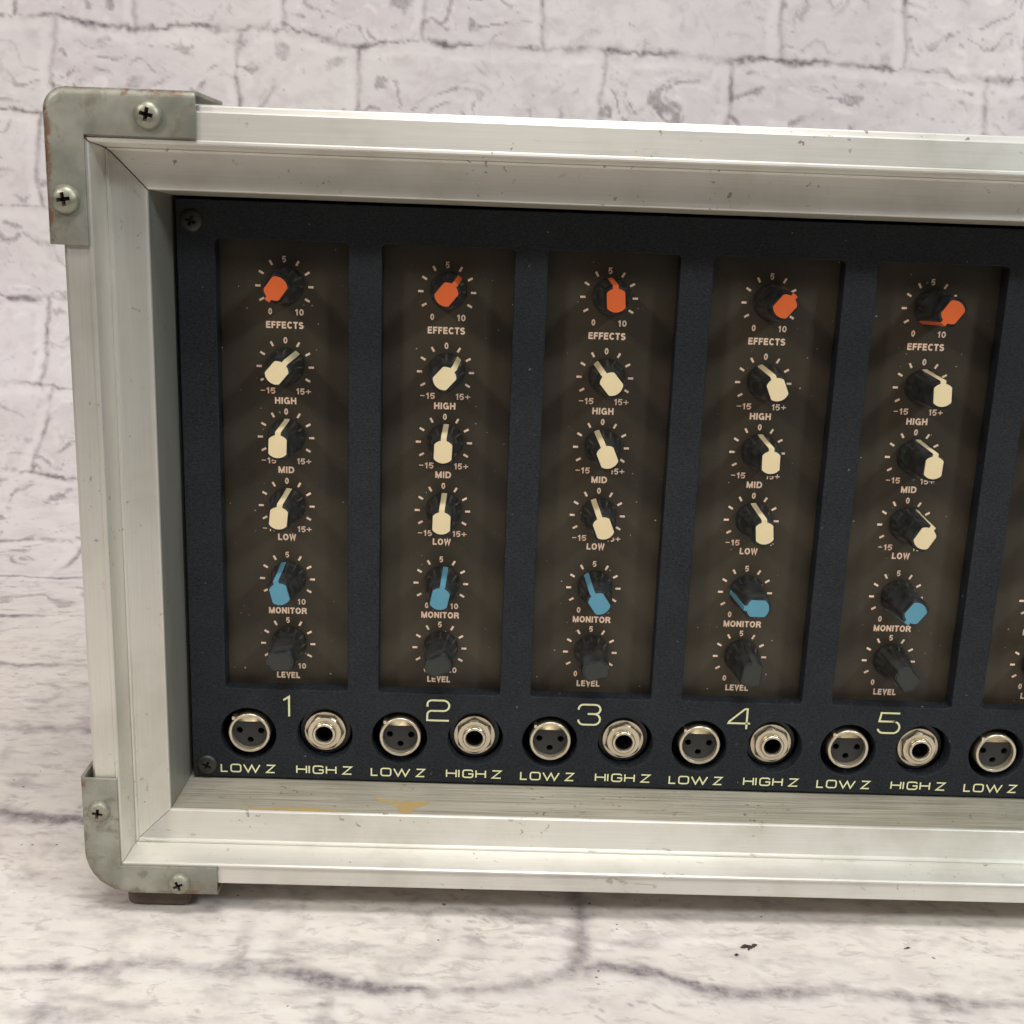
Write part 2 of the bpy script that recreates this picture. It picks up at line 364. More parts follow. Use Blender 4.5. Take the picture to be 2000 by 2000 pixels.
# ------------------------------------------------------------------ the backdrop sheet (wall sweeping down into floor)
WALL_D, SWEEP, S_TOP = -620.0, 230.0, 520.0     # sheet hangs at depth -620 mm, curve radius 230 mm, top 520 mm
def sweep(s):
    """arc length (mm, from the top) -> (Y, D, normal Y, normal D)"""
    L1 = S_TOP - (FLOOR + SWEEP)
    a = np.clip((s - L1) / SWEEP, 0, math.pi / 2)
    y = np.where(s < L1, S_TOP - s, FLOOR + SWEEP - SWEEP * np.sin(a))
    d = np.where(s < L1, WALL_D, WALL_D + SWEEP - SWEEP * np.cos(a)) + np.maximum(s - L1 - SWEEP * math.pi / 2, 0)
    return y, d, np.sin(a), np.cos(a)
def build_backdrop():
    rng = np.random.default_rng(11)
    st = 1.7
    xs = np.arange(-900, 1400, st); ss = np.arange(0, 1780, st)
    nx, ns = len(xs), len(ss)
    X, S = np.meshgrid(xs, ss)
    def band(lmin, lmax, beta, ax=1.0, ay=1.0, ang=0.0):
        fy0 = np.fft.fftfreq(ns, st)[:, None]; fx0 = np.fft.rfftfreq(nx, st)[None, :]
        ca, sa = math.cos(ang), math.sin(ang)
        fx = (fx0 * ca + fy0 * sa) * ax; fy = (-fx0 * sa + fy0 * ca) * ay
        f = np.hypot(fx, fy); f[0, 0] = 1
        amp = f ** (-beta) * (1 / (1 + np.exp(np.clip((f - 1 / lmin) * lmin * 6, -50, 50)))) * (1 / (1 + np.exp(np.clip((1 / lmax - f) * lmax * 6, -50, 50))))
        n = np.fft.irfft2(np.fft.rfft2(rng.standard_normal((ns, nx))) * amp, s=(ns, nx))
        return (n - n.mean()) / n.std()
    def sm(x, a, b):
        t = np.clip((x - a) / (b - a), 0, 1); return t * t * (3 - 2 * t)
    off = S_TOP - 500.0
    # course lines: arc length at the left edge and slope
    wallness = 1 - sm(S, 760 + off, 1000 + off)
    lines = [-20, 60, 138, 216, 297, 370, 448, 526, 607, 692, 776, 846, 924, 1008, 1093, 1180, 1288, 1372, 1454, 1538, 1620, 1700]
    lines = [l + off for l in lines]
    wob = band(40, 260, 1.2) * 2.0 + band(5, 30, 0.9) * 0.75
    tilt = 0.0215 * wallness
    fl = sm(S, 1200 + off, 1260 + off)
    # the meandering floor line measured at a few places
    mx = np.array([-300, -61, -45, -31, -14, 12, 38, 66, 91, 110, 128, 146, 164, 209, 254, 600]); my = np.array([1291, 1290, 1285, 1281, 1285, 1288, 1292, 1294, 1290, 1286, 1281, 1284, 1291, 1292, 1292, 1294]) - 1288
    Sx = S - tilt * X - 0.0 + wob - fl * np.interp(X, mx, my)
    rowi = np.searchsorted(np.array(lines), Sx) - 1
    strokemod = np.clip(0.70 + 0.42 * band(24, 160, 1.0) + 0.15 * band(5, 20, 0.6), 0.22 + 0.3 * sm(S, 1000 + off, 1150 + off), 1.2)
    wid = 1.5 + 0.7 * np.clip(band(20, 120, 1.0), -1.2, 1.8) + 2.2 * sm(S, 850 + off, 1150 + off)
    joint = np.zeros_like(X); mortar = np.zeros_like(X); 
    for l in lines:
        e = Sx - l
        joint = np.maximum(joint, np.exp(-(np.where(e < 0, e / (wid * 0.75), e / (wid * 1.3))) ** 2) * strokemod)
        mortar = np.maximum(mortar, sm(e, 1, 5) * (1 - sm(e, 8, 13)))
    # upright joints, long and short bricks alternating
    known = {3: [-222, -106, 10, 111, 307, 414, 520, 700], 4: [-520, -296, -140, -42, 162, 272, 488, 600], 5: [-400, -312, -105, 2, 205], 7: [-470, -309, -205, 0]}
    vw = band(40, 160, 1.2) * 1.8 + band(6, 24, 0.9) * 0.5
    vm = np.clip(0.55 + 0.42 * band(16, 100, 1.0), 0.0, 1.1)
    rough_b = np.zeros_like(X)
    for r in range(-1, len(lines)):
        sel = rowi == r
        if not sel.any(): continue
        js = list(known.get(r, []))
        if not js:
            x = -920 + (rng.uniform(0, 220)); k = int(rng.integers(2))
            while x < 1420:
                js.append(x); x += (102 if k else 208) * rng.uniform(0.94, 1.06); k = 1 - k
        if r in known:
            k = 0; x = js[0]
            while x > -900: x -= (102, 206)[k]; js.insert(0, x); k = 1 - k
            k = 0; x = js[-1]
            while x < 1400: x += (102, 206)[k]; js.append(x); k = 1 - k
        if r == 15: js = [-160, -8, 4, 113.5, 300, 410]
        Xr = X[sel] + vw[sel]; jj = joint[sel]; mm = mortar[sel]; rb = rough_b[sel]
        prev = -1e4
        for j in js + [1e4]:
            e = Xr - j
            strength = 0.95 if r == 15 and j > 100 and j < 120 else (0.5 if S[sel].mean() > 1000 + off else 0.8)
            jj = np.maximum(jj, strength * np.exp(-(e / (1.9 if S[sel].mean() < 1000 + off else 3.0)) ** 2) * np.maximum(vm[sel], 0.85 if (r == 15 and 100 < j < 120) else (0.5 if r in known else 0.12)))
            mm = np.maximum(mm, sm(-e, 1, 4) * (1 - sm(-e, 8, 12)))
            rb = np.where((Xr > prev) & (Xr <= j), rng.uniform(0.1, 1.0) ** 1.3, rb); prev = j
        joint[sel] = jj; mortar[sel] = mm; rough_b[sel] = rb
    # chipped brick faces
    h1 = band(6, 60, 2.0, 1.35, 0.75, 0.35)
    h2 = band(5, 26, 1.6, 1.4, 0.7, 0.55)
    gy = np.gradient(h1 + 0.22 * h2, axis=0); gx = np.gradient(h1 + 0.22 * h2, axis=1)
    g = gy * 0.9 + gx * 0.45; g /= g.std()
    wy = (band(24, 120, 1.6) * 6).astype(int); wx = (band(24, 120, 1.6) * 7).astype(int)
    ii = np.clip(np.arange(ns)[:, None] + wy, 0, ns - 1); jj_ = np.clip(np.arange(nx)[None, :] + wx, 0, nx - 1)
    g = g[ii, jj_]
    patch = sm(band(40, 260, 1.2), -0.5, 1.1)
    amount = np.clip(0.45 + 0.75 * rough_b + 0.6 * (patch - 0.4), 0.1, 1.3) * (1 - 0.75 * mortar)
    fx_ = sm(S, 900 + off, 1120 + off)
    smear = band(5, 70, 1.4, 1.9, 0.6, 0.05)
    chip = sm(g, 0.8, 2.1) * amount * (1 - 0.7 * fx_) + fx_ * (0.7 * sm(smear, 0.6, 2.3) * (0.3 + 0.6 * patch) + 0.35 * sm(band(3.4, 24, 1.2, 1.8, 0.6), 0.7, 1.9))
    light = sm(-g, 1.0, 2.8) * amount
    pits = sm(band(4, 9, 0.3), 3.1, 3.5) * 0.9
    chip = np.clip(chip + pits, 0, 1)
    cr = np.abs(band(9, 140, 1.5, 1.5, 0.7, 0.2))
    crack = (1 - sm(cr, 0.015, 0.075)) * sm(band(30, 160, 1.2), 0.35, 1.3) * (0.45 + 0.4 * fx_) * (1 - 0.6 * mortar)
    chip = np.clip(chip + crack, 0, 1)
    tone = band(60, 500, 1.4)
    h = 0.28 * h1 * amount * (1 - 0.8 * joint) - 1.0 * np.clip(joint, 0, 1) - 0.5 * mortar
    amp = np.where(S > 1000 + off, 0.22, 1.0)
    amp = 0.22 + 0.78 * (1 - sm(S, 780 + off, 960 + off))
    y, d, ny, nd = sweep(S)
    disp = h * amp * 0.7
    co = np.empty((ns * nx, 3), np.float32)
    co[:, 0] = X.ravel() * MM
    co[:, 1] = -(d + disp * nd).ravel() * MM
    co[:, 2] = (y + disp * ny - FLOOR).ravel() * MM
    # keep the floor just at zero height under the case
    co[:, 2] -= 0.0
    i = np.arange(ns - 1)[:, None] * nx + np.arange(nx - 1)[None, :]
    quads = np.stack([i, i + nx, i + nx + 1, i + 1], -1).reshape(-1, 4).astype(np.int32)
    me = bpy.data.meshes.new('brick_backdrop')
    me.vertices.add(len(co)); me.vertices.foreach_set('co', co.ravel())
    me.loops.add(quads.size); me.loops.foreach_set('vertex_index', quads.ravel())
    me.polygons.add(len(quads)); me.polygons.foreach_set('loop_start', np.arange(0, quads.size, 4, dtype=np.int32))
    me.polygons.foreach_set('use_smooth', np.ones(len(quads), bool))
    me.update()
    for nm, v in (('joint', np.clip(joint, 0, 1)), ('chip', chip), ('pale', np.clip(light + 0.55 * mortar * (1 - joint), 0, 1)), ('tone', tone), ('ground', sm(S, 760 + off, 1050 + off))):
        a = me.attributes.new(nm, 'FLOAT', 'POINT'); a.data.foreach_set('value', v.ravel().astype(np.float32))
    return me
def backdrop_mat():
    m = NT('whitewashed brick print'); v = m.coords()
    fine = m.noise(v, 260, 4, 0.65); med = m.noise(m.coords((0.7, 1, 1)), 70, 4, 0.6, 0.4)
    gr = m.attr('ground')
    base = m.mix(gr, s2l(222, 216, 215), s2l(221, 213, 206))
    warm = m.mix(gr, s2l(214, 207, 209), s2l(226, 219, 210))
    c = m.mix(m.ramp(m.attr('tone'), -1.4, 1.4), base, warm)
    c = m.mix(m.ramp(med, 0.42, 0.70, 0, 0.45), c, m.mix(gr, s2l(194, 185, 186), s2l(192, 182, 179)))
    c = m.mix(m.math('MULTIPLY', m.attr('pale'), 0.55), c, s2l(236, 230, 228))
    stv = m.coords((0.38, 1.0, 1.0)); sk = m.noise(stv, 210, 5, 0.7, 0.6); sk2 = m.noise(m.coords((0.5, 1, 1)), 95, 5, 0.68, 0.9)
    c = m.mix(m.math('MULTIPLY', m.ramp(sk, 0.54, 0.67, 0, 0.5), gr), c, s2l(170, 158, 156))
    c = m.mix(m.math('MULTIPLY', m.ramp(sk2, 0.57, 0.70, 0, 0.42), gr), c, s2l(160, 148, 150))
    c = m.mix(m.math('MULTIPLY', m.ramp(sk2, 0.44, 0.30, 0, 0.6), gr), c, s2l(232, 226, 214))
    f2 = m.ramp(fine, 0.3, 0.7, 0.65, 1.1)
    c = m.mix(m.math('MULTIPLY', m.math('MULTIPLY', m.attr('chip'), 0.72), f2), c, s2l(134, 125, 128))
    c = m.mix(m.math('MULTIPLY', m.math('MULTIPLY', m.attr('joint'), 0.9), f2), c, m.mix(gr, s2l(110, 99, 104), s2l(116, 106, 112)))
    sp = m.noise(v, 300, 1, 0.4); pt = m.ramp(m.noise(v, 22, 2), 0.5, 0.62)
    c = m.mix(m.math('MULTIPLY', m.ramp(sp, 0.74, 0.77, 0, 0.85), m.math('MULTIPLY', pt, gr)), c, s2l(86, 72, 66))
    m.set(Base_Color=c, Roughness=0.62); m.b.inputs['Specular IOR Level'].default_value = 0.25
    m.bump(m.math('ADD', fine, m.math('MULTIPLY', med, 2.0)), 0.10, 0.0006)
    return m.m
bd = link_mesh('brick_backdrop', build_backdrop(), backdrop_mat())
bd['label'] = 'whitewashed brick patterned sheet hanging behind the mixer and curving forward under it'
bd['category'] = 'backdrop'; bd['kind'] = 'structure'

# ------------------------------------------------------------------ the mixer
mixer = bpy.data.objects.new('mixing_console', None); col.objects.link(mixer)
mixer.location = W3(0, 0, 0); mixer.empty_display_size = 0.05
mixer['label'] = 'rack mixer with black panel of coloured knobs in a scuffed aluminium case'
mixer['category'] = 'audio mixer'

NCH, PITCH = 8, 60.0
X0, TOP, BOT = -54.2, 84.2, -173.1
X1 = PITCH * (NCH - 1) + 40.0 + 14.2
# --- frame rails: one aluminium extrusion mitred at the corners
PROF = [(-11.0, -14.4), (-11.0, 33.6), (-10.6, 34.0), (-9.4, 34.4), (-9.1, 37.3), (-8.8, 37.6), (-1.6, 37.6), (-1.2, 38.2), (-0.5, 38.3), (0.0, 37.8),
        (0.45, 30.5), (0.95, 25.0), (1.25, 25.25), (1.75, 25.0), (1.95, 23.55), (4.5, 23.15), (8.5, 23.0), (12.4, 23.2), (13.6, 23.5), (14.0, 23.2), (14.2, 22.5), (15.55, 0.2), (15.55, -14.4)]
OUT = {'left': 1.0, 'right': 1.0, 'top': 1.15, 'bottom': 0.92}
def rail(side, gap):
    bm = bmesh.new(); k = OUT[side]; ends = []
    for e in (0, 1):
        ring = []
        for u, d in PROF:
            uo = u * (k if u < -2 else 1.0)
            ul = uo * 1.0
            gl = gap if e == 0 else 0.12
            if side == 'top': x = (X0 + ul + gl) if e == 0 else (X1 - ul - gl); y = TOP - uo
            elif side == 'bottom': x = (X0 + ul + gl) if e == 0 else (X1 - ul - gl); y = BOT + uo
            elif side == 'left': y = (BOT + ul + 0.12) if e == 0 else (TOP - ul - gap); x = X0 + uo
            else: y = (BOT + ul + 0.12) if e == 0 else (TOP - ul - 0.12); x = X1 - uo
            ring.append(bm.verts.new(P(x, y, d)))
        ends.append(ring)
    n = len(PROF)
    for i in range(n):
        j = (i + 1) % n
        f = bm.faces.new([ends[0][i], ends[0][j], ends[1][j], ends[1][i]])
        if i in (n - 3, n - 2, n - 1): f.material_index = 1
    bm.faces.new(ends[0]); bm.faces.new(ends[1][::-1])
    me = bm_mesh(bm, 'frame_rail', 24)
    return link_mesh('frame_rail', me, [alu_x, brush_x] if side in ('top', 'bottom') else [alu_z, brush_z], mixer)
r_top = rail('top', 0.30); r_left = rail('left', 0.30); r_bot = rail('bottom', 0.10); r_right = rail('right', 0.12)
# dried glue left on the inside of the bottom rail
def glue(pts, dz=0.06):
    bm = bmesh.new()
    def on(x, d):      # on the sloping reveal of the bottom rail
        t = (22.5 - d) / 22.3; u = 14.2 + 1.35 * t
        return P(x, BOT + u + dz, d)
    rn = random.Random(len(pts)); fine = []
    for k in range(len(pts)):
        (xa, da), (xb, db) = pts[k], pts[(k + 1) % len(pts)]
        for q in range(9):
            t = q / 9; fine.append((xa + (xb - xa) * t + rn.uniform(-0.5, 0.5), min(22.4, da + (db - da) * t + rn.uniform(-0.35, 0.35))))
    ce = bm.verts.new(on(sum(p[0] for p in pts) / len(pts), sum(p[1] for p in pts) / len(pts)) + Vector((0, 0, 0.00008)))
    lo = [bm.verts.new(on(x, d)) for x, d in fine]
    for i in range(len(lo)): bm.faces.new([lo[i], lo[(i + 1) % len(lo)], ce])
    o = link_mesh('glue_residue', bm_mesh(bm, 'glue_residue', 60), residue, r_bot); o['label'] = 'patch of dried yellow glue'
    return o
glue([(-13, 22.2), (-6, 20.8), (2, 20.2), (10, 19.9), (18, 20.4), (28, 22.0), (20, 22.4), (6, 22.4), (-6, 22.4)])
glue([(35.5, 11.2), (39, 12.0), (45, 13.6), (52, 13.6), (60, 12.6), (57, 15.4), (53, 19.0), (51.5, 22.0), (48.5, 22.2), (46.5, 18.5), (42.5, 15.6), (38, 13.2)])

# --- closed body of the case behind the frame
bm = bmesh.new(); box_bm(bm, X0 - 9.5, X1 + 9.5, BOT - 8.0, TOP + 9.5, -300, -14.6)
body = link_mesh('case_body', bm_mesh(bm, 'case_body'), tolex, mixer); bevel(body, 2)
# --- feet
for fx in (-43.6, X1 - 10.6):
    for fd in (18, -270):
        bm = bmesh.new(); box_bm(bm, -12.2, 12.2, 0, 15, -14, 14)
        o = link_mesh('rubber_foot', bm_mesh(bm, 'rubber_foot'), rubber, mixer); bevel(o, 3.0, 3)
        o.location = P(fx, FLOOR + 0.15, fd)

# --- front panel with channel windows and socket holes
PX0, PX1, PY0, PY1 = -37.0, X1 - 17.2, -156.6, 67.6
outl = [rrect(PX0, PY0, PX1, PY1, 0.6)]
for j in range(NCH):
    x = PITCH * j
    outl.append(rrect(x - 23.3, -118.6, x + 24.6, 54.2, 1.6))
    outl.append(circle(x - 14.8, -137.9, 11.05, 56))
    outl.append(circle(x + 15.5, -137.4, 11.05, 56))
panel = link_mesh('front_panel', flat_shape(outl, -7.0, 0.0, 0.35, 'front_panel'), paint, mixer)
def lettering(kind, j):
    bm = bmesh.new(); D = 0.03; k = 0.0423; X = PITCH * j
    def word(segs, x, y):      # segs: (char, x0, x1) in photo-zoom units
        for c, a, b in segs:
            if c == 'I': glyph_wide(bm, c, x + a * k - 0.30, x + a * k + 1.2, y, y + 3.7, 0.56, D)
            else: glyph_wide(bm, c, x + a * k, x + b * k, y, y + 3.7, 0.56, D)
    if kind == 'low': word((('L', 0, 72), ('O', 92, 196), ('W', 212, 376), ('Z', 428, 515)), X - 26.1, -154.6)
    elif kind == 'high': word((('H', 0, 104), ('I', 124, 124), ('G', 156, 262), ('H', 280, 382), ('Z', 436, 530)), X + 4.05, -154.4)
    else: glyph_wide(bm, str(j + 1), X + 0.45 - 4.7, X + 0.45 + 4.7, -130.2, -120.9, 0.76, D)
    return bm_mesh(bm, 'lettering')
for j in range(NCH):
    link_mesh('channel_number', lettering('number', j), ink_yellow, panel)
    link_mesh('socket_lettering', lettering('low', j), ink_yellow, panel)
    link_mesh('socket_lettering', lettering('high', j), ink_yellow, panel)
# dark sheet-metal behind the holes
bm = bmesh.new(); box_bm(bm, PX0 - 1.5, PX1 + 1.5, PY0 - 0.9, PY1 + 0.9, -12, -9.6)
link_mesh('backing_plate', bm_mesh(bm, 'backing_plate'), hole_black, mixer)
# --- screws with cross recess
def screw_mesh(r, hgt, mats, recess=True, name='screw'):
    bm = bmesh.new()
    n = 40; prof = [(r, 0), (r * 0.985, hgt * 0.22), (r * 0.9, hgt * 0.55), (r * 0.72, hgt * 0.82), (r * 0.46, hgt * 0.97), (0, hgt * 1.0)]
    lathe_bm(bm, prof, n=n)
    # cross recess as a dark cross-shaped patch standing just proud of the dome skin
    a, b = r * 0.13, r * 0.50
    hh = hgt * 1.0
    pts = [(a, b), (a, a), (b, a), (b, -a), (a, -a), (a, -b), (-a, -b), (-a, -a), (-b, -a), (-b, a), (-a, a), (-a, b)]
    def dome(x, y):
        q = math.hypot(x, y) / r
        return float(np.interp(q, [0, 0.46, 0.72, 0.9, 0.985, 1], [hgt, hgt * .97, hgt * .82, hgt * .55, hgt * .22, 0]))
    top = [bm.verts.new(P(x, y, dome(x, y) + 0.05)) for x, y in pts]
    ce = bm.verts.new(P(0, 0, hh + 0.04))
    for i in range(12):
        f = bm.faces.new([top[i], top[(i + 1) % 12], ce]); f.material_index = 1
    me = bm_mesh(bm, name, 50)
    for m in mats: me.materials.append(m)
    return me
def real_screw(r, hgt, mats, name='screw'):
    """dome head whose cross recess is really cut in with a boolean"""
    bm = bmesh.new(); lathe_bm(bm, [(0, -0.6), (r, -0.6), (r, 0), (r * 0.985, hgt * 0.22), (r * 0.9, hgt * 0.55), (r * 0.72, hgt * 0.82), (r * 0.46, hgt * 0.97), (0, hgt)], n=48)
    head = bpy.data.objects.new('tmp', bm_mesh(bm, name)); col.objects.link(head)
    a, b, bb = r * 0.14, r * 0.54, r * 0.2
    bm = bmesh.new()
    for dx, dy in ((1, 0), (0, 1)):
        hi = [(b, a), (-b, a), (-b, -a), (b, -a)]; lo = [(bb, a * 0.7), (-bb, a * 0.7), (-bb, -a * 0.7), (bb, -a * 0.7)]
        f = (lambda x, y: (x, y)) if dx else (lambda x, y: (y, x))
        e = 1.0 if dx else 1.004
        vh = [bm.verts.new(P(*[c * e for c in f(x, y)], hgt + 0.6)) for x, y in hi]; vl = [bm.verts.new(P(*[c * e for c in f(x, y)], hgt - r * (0.52 if dx else 0.53))) for x, y in lo]
        bm.faces.new(vh); bm.faces.new(vl)
        for i in range(4): bm.faces.new([vh[i], vh[(i + 1) % 4], vl[(i + 1) % 4], vl[i]])
    cut = bpy.data.objects.new('tmpcut', bm_mesh(bm, 'cut')); col.objects.link(cut)
    head.data.materials.append(mats[0]); cut.data.materials.append(mats[1]); head.data.materials.append(mats[1])
    md = head.modifiers.new('b', 'BOOLEAN'); md.object = cut; md.operation = 'DIFFERENCE'; md.solver = 'EXACT'; md.use_self = True
    try: md.material_mode = 'TRANSFER'
    except Exception: pass
    dg = bpy.context.evaluated_depsgraph_get()
    me = bpy.data.meshes.new_from_object(head.evaluated_get(dg)); me.name = name
    bpy.data.objects.remove(head); bpy.data.objects.remove(cut)
    ok = len(me.polygons) > 60
    if not ok: return screw_mesh(r, hgt, mats, name=name)
    for p in me.polygons: p.use_smooth = True
    me.set_sharp_from_angle(angle=math.radians(35))
    return me
def put_screw(me, x, y, d, rot, parent, label=None, name='screw'):
    o = bpy.data.objects.new(name, me); col.objects.link(o); o.parent = parent
    o.location = P(x, y, d); o.rotation_euler = (0, math.radians(rot), 0)
    if label: o['label'] = label
    return o
sc_big = real_screw(4.75, 3.0, [screw_steel, slot_dark]); sc_rust = real_screw(4.2, 2.6, [screw_rusty, slot_dark])
sc_blk = real_screw(4.05, 1.5, [screw_black, slot_black], 'panel_screw')
for x, y, a in ((-31.5, 60.0, 20), (-31.4, -151.5, 28), (PX1 - 5.6, 60, 50), (PX1 - 5.6, -151.5, 10)):
    put_screw(sc_blk, x, y, 0.0, a, panel, name='panel_screw')

# --- corner brackets
def bracket(ox, oy, sx, sy, lx, ly, wx, wy, rc, rb=2.6, depth=40.0):
    """ox, oy: outer corner; sx, sy: direction of the arms; folded back round the case edge"""
    t = 1.3; dF = 39.2
    outline = []                    # outer edge path from end of the x arm, round the corner, to the end of the y arm
    outline.append((lx, 0.0)); outline.append((rc, 0.0))
    for i in range(1, 9):
        a = math.radians(90 * i / 8); outline.append((rc - rc * math.sin(a), rc - rc * math.cos(a)))
    outline.append((0.0, ly))
    inner = [(lx, wy), (wx, wy), (wx, ly)]
    dense = [outline[0]]
    for q in outline[1:]:
        p = dense[-1]; L = math.hypot(q[0] - p[0], q[1] - p[1]); n = max(1, int(L / 6))
        for i in range(1, n + 1): dense.append((p[0] + (q[0] - p[0]) * i / n, p[1] + (q[1] - p[1]) * i / n))
    nrm = []
    for i in range(len(dense)):
        a = dense[max(i - 1, 0)]; b = dense[min(i + 1, len(dense) - 1)]
        tx, ty = b[0] - a[0], b[1] - a[1]; L = math.hypot(tx, ty)
        nx, ny = ty / L, -tx / L           # inward normal
        if nx + ny < 0: nx, ny = -nx, -ny
        if i == 0 : nx, ny = 0, 1
        if i == len(dense) - 1: nx, ny = 1, 0
        nrm.append((nx, ny))
    bm = bmesh.new(); rim = bm.verts.layers.float.new('rim')
    def V(x, y, d, r=0.0):
        v = bm.verts.new(P(ox + sx * x, oy + sy * y, d)); v[rim] = r; return v
    rows = []
    seq = [(0.0, dF - depth, 0.3), (0.0, dF - rb - 6, 0.4), (0.0, dF - rb, 0.9)]
    for i in range(1, 6):
        a = math.radians(90 * i / 5); seq.append((rb - rb * math.cos(a), dF - rb + rb * math.sin(a), 1.0 if i < 5 else 0.7))
    seq.append((min(rc, rb + 1.6) if rc > rb + 2 else rb + 0.8, dF, 0.15))
    for off, d, r in seq: rows.append([V(x + nx * off, y + ny * off, d, r) for (x, y), (nx, ny) in zip(dense, nrm)])
    for a, b in zip(rows, rows[1:]):
        for i in range(len(a) - 1): bm.faces.new([a[i], a[i + 1], b[i + 1], b[i]])
    # front face: from the last row to the inner edge
    last = rows[-1]; i0 = [V(x, y, dF, 0.35) for x, y in inner]
    idx = [i for i, q in enumerate(dense)]
    mid = max(range(len(dense)), key=lambda i: -(abs(dense[i][0] - dense[i][1])))
    # arm quads: drop each outer vertex on the inner L
    low = []
    for i, (x, y) in enumerate(dense):
        if i < mid: q = (max(x, wx), wy)
        elif i == mid: q = (wx, wy)
        else: q = (wx, max(y, wy))
        low.append(q)
    lv = []; cache = {}
    for q in low:
        key = (round(q[0], 4), round(q[1], 4))
        if key not in cache: cache[key] = V(q[0], q[1], dF, 0.3)
        lv.append(cache[key])
    for v in i0: bm.verts.remove(v)
    for i in range(len(last) - 1):
        fs = [last[i], last[i + 1], lv[i + 1], lv[i]] if lv[i] != lv[i + 1] else [last[i], last[i + 1], lv[i]]
        bm.faces.new(fs)
    bmesh.ops.recalc_face_normals(bm, faces=bm.faces)
    # make sure the front looks at the viewer
    fr = max(bm.faces, key=lambda f: f.calc_area())
    me = bpy.data.meshes.new('corner_bracket'); 
    f0 = [f for f in bm.faces if all(abs(v.co.y + dF * MM) < 1e-7 for v in f.verts)]
    if sum(f.normal.y for f in f0) > 0: bmesh.ops.reverse_faces(bm, faces=bm.faces)
    bm.to_mesh(me); bm.free()
    for p in me.polygons: p.use_smooth = True
    me.set_sharp_from_angle(angle=math.radians(40))
    o = link_mesh('corner_bracket', me, galv, mixer)
    md = o.modifiers.new('thick', 'SOLIDIFY'); md.thickness = t * MM; md.offset = -1.0
    bevel(o, 0.25, 2, 50)
    return o
b1 = bracket(-68.6, 100.9, 1, -1, 49.0, 49.4, 13.2, 14.6, 7.5)
put_screw(sc_big, -34.5, 92.9, 39.1, 12, b1); put_screw(sc_big, -62.0, 65.9, 39.1, -10, b1)
b2 = bracket(-68.6, -186.4, 1, 1, 49.2, 47.3, 13.6, 12.0, 17.0)
b2['label'] = 'corner bracket with a wide rounded corner'
put_screw(sc_rust, -61.8, -152.0, 39.1, 8, b2, 'rusty screw'); put_screw(sc_rust, -33.4, -180.8, 39.1, -24, b2, 'rusty screw')
b3 = bracket(X1 + 14.4, 100.9, -1, -1, 49.0, 49.4, 13.2, 14.6, 7.5)
put_screw(sc_big, X1 - 19.7, 92.9, 39.1, 12, b3); put_screw(sc_big, X1 + 7.8, 65.9, 39.1, -10, b3)
b4 = bracket(X1 + 14.4, -186.4, -1, 1, 49.2, 47.3, 13.6, 12.0, 17.0)
put_screw(sc_rust, X1 + 7.6, -152.0, 39.1, 8, b4); put_screw(sc_rust, X1 - 20.8, -180.8, 39.1, -24, b4)

# --- channel plates with printed scales
ROWS = [('EFFECTS', 37.5, 23.35, 'lev', 13.9), ('HIGH', 7.8, -5.0, 'eq', 8.1), ('MID', -19.05, -31.65, 'eq', 6.1),
        ('LOW', -45.9, -58.35, 'eq', 7.0), ('MONITOR', -75.3, -88.4, 'lev', 14.9), ('LEVEL', -102.2, -115.5, 'lev', 9.2)]
PD = -8.0
bm = bmesh.new(); box_bm(bm, -24.6, 25.6, -120.2, 55.8, -9.5, PD)
plate_me = bm_mesh(bm, 'channel_plate'); plate_me.materials.append(plate)
def legend_mesh():
    bm = bmesh.new(); D = PD + 0.03
    for name, cy, ly, kind, wd in ROWS:
        for a in (30, 60, 90, 120, -30, -60, -90, -120):
            t = math.radians(a); dx, dy = math.sin(t), math.cos(t)
            ribbon(bm, [(0.05 + dx * 8.75, cy + dy * 8.75), (0.05 + dx * 10.7, cy + dy * 10.7)], 0.8, D)
        if kind == 'lev':
            text_bold(bm, '5', 0.05, cy + 9.85, 2.35, D); text_bold(bm, '0', -5.3, cy - 9.25, 2.35, D); text_bold(bm, '10', 5.45, cy - 9.3, 2.35, D, 3.3)
        else:
            text_bold(bm, '0', 0.2, cy + 9.9, 2.4, D); text_bold(bm, '-15', -6.55, cy - 9.1, 2.35, D, 5.7, 0.09); text_bold(bm, '15+', 6.85, cy - 9.1, 2.35, D, 5.7, 0.09)
        text_bold(bm, name, 0.05, ly, 2.55, D, wd)
    return bm_mesh(bm, 'legend')
leg_me = legend_mesh(); leg_me.materials.append(ink_pink)
for j in range(NCH):
    pl = bpy.data.objects.new('channel_plate', plate_me); col.objects.link(pl); pl.parent = mixer; pl.location = P(PITCH * j, 0, 0)
    lg = bpy.data.objects.new('legend', leg_me); col.objects.link(lg); lg.parent = pl

